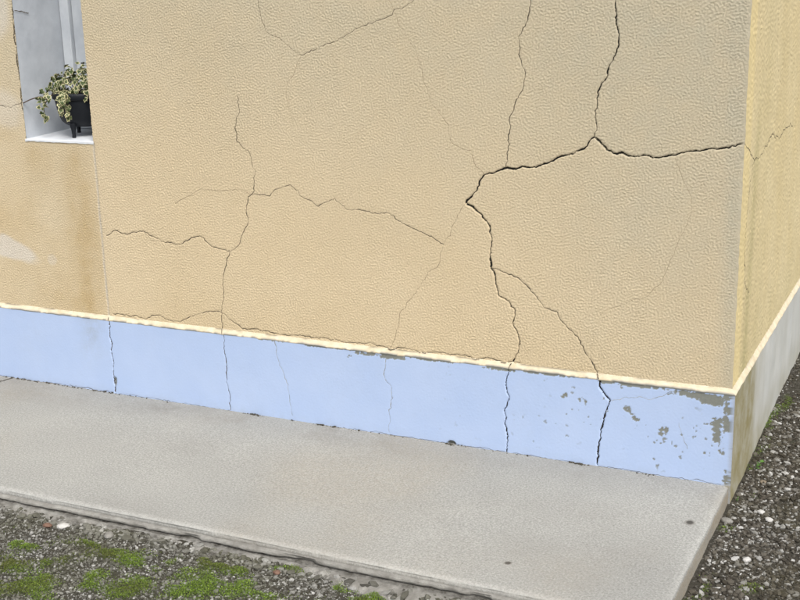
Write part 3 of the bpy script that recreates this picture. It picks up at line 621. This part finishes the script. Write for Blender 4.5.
# dark crumbs gathered where plinth meets pavement and along the footing
def crumbs():
    r = np.random.default_rng(31); L_ = []
    for cx, sp, n in [(-.508, .02, 26), (-1.523, .025, 24), (-1.836, .025, 20), (-2.75, .12, 50), (-3.0, .08, 30), (-2.45, .08, 14), (-.99, .02, 8), (-.27, .02, 10), (-1.66, .01, 6), (-1.2, .4, 26)]:
        L_.append(np.stack([r.normal(cx, sp, n), -.0165-np.abs(r.normal(0, .004, n)), np.full(n, .0005)], 1))
    P_ = np.concatenate(L_); return stones('crumbs', P_, np.clip(np.exp(r.normal(math.log(.0026), .4, len(P_))), .0015, .006), CRUMB, 32)
tag(link('crumbs', crumbs(), CRUMB), 'dark dirt crumbs along the foot of the blue plinth', 'dirt', kind='stuff')

# ------------------------------------------------------------------ single stones one can pick out
STM = {k: m_plain('stone_'+k, a, b, 70, .9, .5) for k, a, b in [('grey', (.16, .155, .14), (.26, .25, .23)), ('pale', (.38, .37, .35), (.50, .49, .47)), ('rust', (.12, .07, .05), (.19, .115, .085)), ('brown', (.13, .105, .075), (.21, .175, .13))]}
def stone(xy, r, kind, label, seed, flat=.6):
    bm = bmesh.new(); bmesh.ops.create_icosphere(bm, subdivisions=2, radius=1); rr = random.Random(seed)
    ax = [Vector((rr.gauss(0, 1), rr.gauss(0, 1), rr.gauss(0, 1))).normalized() for _ in range(9)]
    for v in bm.verts:
        d = v.co.normalized(); k = 1.
        for a in ax: k = min(k, .80/max(.3, d.dot(a))) if d.dot(a) > .8 else k
        k *= 1+rr.uniform(-.03, .03); v.co = Vector((d.x*k*r*1.25, d.y*k*r, d.z*k*r*flat))
    bmesh.ops.rotate(bm, verts=bm.verts, matrix=Matrix.Rotation(rr.uniform(0, 6), 3, 'Z'))
    me = bpy.data.meshes.new('stone'); bm.to_mesh(me); bm.free()
    o = link('stone', me, STM[kind]); o.location = (xy[0], xy[1], float(ghgt(xy[0], xy[1]))+r*flat*.55)
    tag(o, label, 'stone', 'single larger stones'); return o
stone((.028, -.150), .017, 'grey', 'flat grey stone leaning at the pavement edge below the house corner', 1)
stone((.117, -.036), .012, 'pale', 'pale pebble in the gravel right of the house corner', 2)
stone((.150, -.085), .013, 'pale', 'flat light stone beside the pale pebble right of the pavement', 3)
stone((.134, -.40), .013, 'pale', 'light grey stone in the gravel at lower right', 4)
stone((.085, .20), .012, 'brown', 'brownish stone close to the foot of the side plinth', 5)
stone((-1.93, -1.035), .018, 'pale', 'pale concrete lump broken off the pavement front at left', 6)
stone((-1.985, -1.05), .014, 'rust', 'reddish brown stone beside the pale broken lump', 7)
stone((-1.74, -1.04), .017, 'grey', 'grey chunk lying under the pavement lip left of the moss', 8)
stone((-1.12, -1.04), .012, 'rust', 'small reddish chip in the gap under the pavement front', 9)

# ------------------------------------------------------------------ pot in the window niche
PC = Vector((-2.680, .150, ZS+.006))
pot = tag(empty('plant_pot', PC), 'black cauldron shaped pot on three legs on the window sill', 'pot')
def lathe(name, prof_, m, parent, seg=48, loc=(0, 0, 0)):
    a = np.linspace(0, 2*math.pi, seg+1)[:-1]; pr = np.array(prof_)
    V = np.stack([pr[:, :1]*np.cos(a)[None], pr[:, :1]*np.sin(a)[None], np.repeat(pr[:, 1:], seg, 1)], -1).reshape(-1, 3)+np.array(loc)
    F = [(j*seg+i, j*seg+(i+1) % seg, (j+1)*seg+(i+1) % seg, (j+1)*seg+i) for j in range(len(pr)-1) for i in range(seg)]
    return link(name, mesh_np(name, V, np.array(F)), m, parent)
lathe('bowl', [(.001, .036), (.03, .0365), (.06, .040), (.082, .049), (.096, .062), (.104, .080), (.110, .105), (.115, .130), (.118, .150), (.118, .162), (.112, .163), (.110, .150), (.108, .140)], POT, pot)
lathe('rim', [(.1185, .150), (.124, .152), (.127, .157), (.1275, .170), (.126, .176), (.121, .178), (.114, .177), (.111, .170), (.1105, .160)], POT, pot)
lathe('soil', [(.001, .158), (.05, .157), (.09, .153), (.111, .150)], EARTH, pot, 32)
c0 = Vector((-2.676, .051)); ang0 = math.atan2(.051-.150, -2.676+2.680)
for k in range(3):
    a = ang0+k*2*math.pi/3
    lathe('leg', [(.001, .002), (.0075, .002), (.0085, .006), (.0075, .015), (.009, .03), (.013, .05), (.012, .062)], POT, pot, 14, (.086*math.cos(a), .086*math.sin(a), -.004))
for k in (0, 1):
    a = ang0+math.pi*.5+k*math.pi
    bm = bmesh.new()
    me = bpy.data.meshes.new('ear'); pts = []
    u = np.linspace(0, math.pi, 12); w_ = np.linspace(0, 2*math.pi, 9)[:-1]
    V = []
    for uu in u:
        c = np.array([.120+.020*math.sin(uu), .022*math.cos(uu), .150]); rd = np.array([math.sin(uu), math.cos(uu), 0])
        for ww in w_: V.append(c+.0045*(math.cos(ww)*rd+math.sin(ww)*np.array([0, 0, 1])))
    V = np.array(V); V = np.stack([V[:, 0]*math.cos(a)-V[:, 1]*math.sin(a), V[:, 0]*math.sin(a)+V[:, 1]*math.cos(a), V[:, 2]], 1)
    F = [(j*8+i, j*8+(i+1) % 8, (j+1)*8+(i+1) % 8, (j+1)*8+i) for j in range(11) for i in range(8)]
    bm.free(); link('ear', mesh_np('ear', V, np.array(F)), POT, pot)

# variegated ivy: stems and leaves
ivy = tag(empty('ivy_plant', (PC.x, PC.y, PC.z+.157)), 'variegated cream and green ivy spilling out of the black pot', 'plant')
IB = Vector(ivy.location)
def tube(pts, r0, r1, seg=6):
    P_ = [Vector(p) for p in pts]; V, F = [], []
    for i, p in enumerate(P_):
        d = (P_[min(i+1, len(P_)-1)]-P_[max(i-1, 0)]).normalized(); u_ = d.orthogonal().normalized(); v_ = d.cross(u_)
        r = r0+(r1-r0)*i/(len(P_)-1)
        V += [p+r*(math.cos(t)*u_+math.sin(t)*v_) for t in [k*2*math.pi/seg for k in range(seg)]]
    F = [(j*seg+i, j*seg+(i+1) % seg, (j+1)*seg+(i+1) % seg, (j+1)*seg+i) for j in range(len(P_)-1) for i in range(seg)]
    return mesh_np('stem', np.array([v[:] for v in V]), np.array(F))
def curve(pts, n=14):
    P_ = np.array(pts, float); t = np.linspace(0, len(P_)-1, n); o_ = []
    for tt in t:
        i = min(int(tt), len(P_)-2); f = tt-i; p0, p1, p2, p3 = P_[max(i-1, 0)], P_[i], P_[i+1], P_[min(i+2, len(P_)-1)]
        o_.append(.5*((2*p1)+(-p0+p2)*f+(2*p0-5*p1+4*p2-p3)*f*f+(-p0+3*p1-3*p2+p3)*f**3))
    return [Vector(p) for p in o_]
# leaf meshes: lobed outline, green heart inside a cream margin
def leaf_mesh(v, creamy):
    r = random.Random(v); out = [(0, 0), (.30, -.10), (.52, .08), (.40, .30), (.50, .52), (.26, .58), (.0, 1.0)]
    pts = out+[(-x_, y_) for x_, y_ in out[-2:0:-1]]
    pts = [(x_*(1+r.uniform(-.12, .12)), y_+r.uniform(-.05, .05)) for x_, y_ in pts]
    me = bpy.data.meshes.new('leaf'); bm = bmesh.new(); n = len(pts); c = (0, .34)
    cup = lambda x_, y_: .22*x_*x_*2+.10*math.sin(y_*3)-.12*y_*y_
    o_ = [bm.verts.new((x_, y_, cup(x_, y_))) for x_, y_ in pts]
    k = creamy
    i_ = [bm.verts.new((c[0]+(x_-c[0])*k*r.uniform(.85, 1.15), c[1]+(y_-c[1])*k*r.uniform(.85, 1.15), cup(x_*k, c[1]+(y_-c[1])*k)+.012)) for x_, y_ in pts]
    m_ = bm.verts.new((c[0], c[1], -.02+cup(0, c[1])))
    for a in range(n):
        b = (a+1) % n
        f = bm.faces.new((o_[a], o_[b], i_[b], i_[a])); f.material_index = 1; f.smooth = True
        f = bm.faces.new((i_[a], i_[b], m_)); f.material_index = 0; f.smooth = True
    bm.to_mesh(me); bm.free(); me.materials.append(LEAF_G); me.materials.append(LEAF_C); return me
LEAVES = [leaf_mesh(v, k) for v, k in enumerate((.62, .70, .78, .86, .66, .95))]
def leaf(at, nrm, up_, size, r):
    o = bpy.data.objects.new('leaf', r.choice(LEAVES)); COL.objects.link(o); o.parent = ivy
    z_ = Vector(nrm).normalized(); y_ = (Vector(up_)-z_*Vector(up_).dot(z_))
    if y_.length < 1e-3: y_ = z_.orthogonal()
    y_.normalize(); x_ = y_.cross(z_)
    mt = Matrix((x_, y_, z_)).transposed().to_4x4(); mt.translation = Vector(at)-IB
    o.matrix_local = mt @ Matrix.Diagonal((size, size, size, 1)); return o
r = random.Random(5)
C0 = Vector((PC.x, PC.y-.01, PC.z+.195))
for i in range(210):
    while True:
        d = Vector((r.gauss(0, 1), r.gauss(0, 1), r.gauss(0, 1))).normalized()
        if d.z > -.35: break
    k = r.uniform(.72, 1.05); p_ = C0+Vector((d.x*.128*k, d.y*.115*k, d.z*.088*k*(1+.35*r.uniform(-1, 1))))
    p_.x = max(p_.x, XW+.035); p_.x = min(p_.x, XJ-.03); p_.y = min(p_.y, DEP-.08)
    leaf(p_, d+Vector((r.gauss(0, .45), r.gauss(0, .45)-.2, r.gauss(0, .4)+.15)), (d.x+r.gauss(0, .4), d.y+r.gauss(0, .4), -.4+r.gauss(0, .4)), r.uniform(.017, .029), r)
trails = [[(PC.x-.06, PC.y-.05, PC.z+.16), (-2.735, .045, 1.242), (-2.765, .030, 1.212), (-2.80, .028, 1.222), (-2.84, .018, 1.213), (-2.872, .0035, 1.198)],
          [(-2.765, .030, 1.212), (-2.785, .026, 1.185), (-2.790, .030, 1.155), (-2.792, .034, 1.135)],
          [(PC.x+.0, PC.y-.09, PC.z+.16), (-2.655, .018, 1.240), (-2.655, .010, 1.205), (-2.642, .008, 1.172), (-2.65, .012, 1.150)],
          [(PC.x+.02, PC.y-.09, PC.z+.16), (-2.662, .008, 1.24), (-2.656, -.012, 1.21), (-2.664, -.012, 1.17)],
          [(PC.x-.08, PC.y-.02, PC.z+.16), (-2.79, .09, 1.25), (-2.815, .07, 1.225), (-2.80, .05, 1.20)]]
for ti, tr in enumerate(trails):
    c = curve(tr, 18); o = link('stem', tube([p_-IB for p_ in c], .0032 if ti < 1 else .0024, .0022 if ti < 1 else .001), STEM, ivy)
    rngl = range(4, 18) if ti else range(3, 12)
    for i in rngl:
        for rep in range(2 if ti in (2, 3) else 1):
            p_ = c[i]+Vector((r.gauss(0, .008), r.gauss(0, .005)-.006, r.gauss(0, .008)))
            leaf(p_, (r.gauss(.2, .5), -1+r.gauss(0, .3), r.gauss(.35, .4)), (r.gauss(0, .6), -.2, -1+r.gauss(0, .4)), r.uniform(.014, .024), r)
for i in range(9):
    a = r.uniform(0, 6.28); b_ = Vector((PC.x+.03*math.cos(a), PC.y+.03*math.sin(a), PC.z+.157)); e_ = C0+Vector((.10*math.cos(a), .09*math.sin(a), r.uniform(.0, .06)))
    link('stem', tube([p_-IB for p_ in curve([b_, (b_+e_)/2+Vector((0, 0, .02)), e_], 8)], .0022, .001), STEM, ivy)

# small weed at the foot of the side plinth
WEEDM = m_plain('weed_green', (.07, .16, .03), (.11, .22, .05), 60, .55, .1)
def weed(xy, n, hgt, label, seed):
    z = float(ghgt(*xy))+.001; o = tag(empty('weed', (xy[0], xy[1], z)), label, 'plant', 'little weeds by the house'); rr = random.Random(seed)
    for i in range(n):
        a = rr.uniform(-2.2, 2.2); l = hgt*rr.uniform(.6, 1.1); t = rr.uniform(.2, .9); d = Vector((math.cos(a)*math.sin(t), math.sin(a)*math.sin(t), math.cos(t)))
        e_ = d*l; link('stem', tube([Vector((0, 0, 0)), e_*.5+Vector((0, 0, .003)), e_], .0009, .0006, 5), WEEDM, o)
        s_ = Vector((-math.sin(a), math.cos(a), 0)); w = l*.42; f_ = Vector((math.cos(a), math.sin(a), rr.uniform(-.2, .5))).normalized()
        V = [e_, e_+f_*w*.35+s_*w*.42, e_+f_*w*.8+s_*w*.36, e_+f_*w*1.15-Vector((0, 0, w*.1)), e_+f_*w*.8-s_*w*.36, e_+f_*w*.35-s_*w*.42, e_+f_*w*.5-Vector((0, 0, w*.12))]
        link('leaf', mesh_np('leaf', np.array([v[:] for v in V]), np.array([(0, 1, 6), (1, 2, 6), (2, 3, 6), (3, 4, 6), (4, 5, 6), (5, 0, 6)])), WEEDM, o)
weed((.045, .30), 8, .030, 'bright green weed sprouting at the foot of the side plinth', 3)
weed((.030, .02), 5, .014, 'tiny weed tuft beside the pavement end under the house corner', 4)
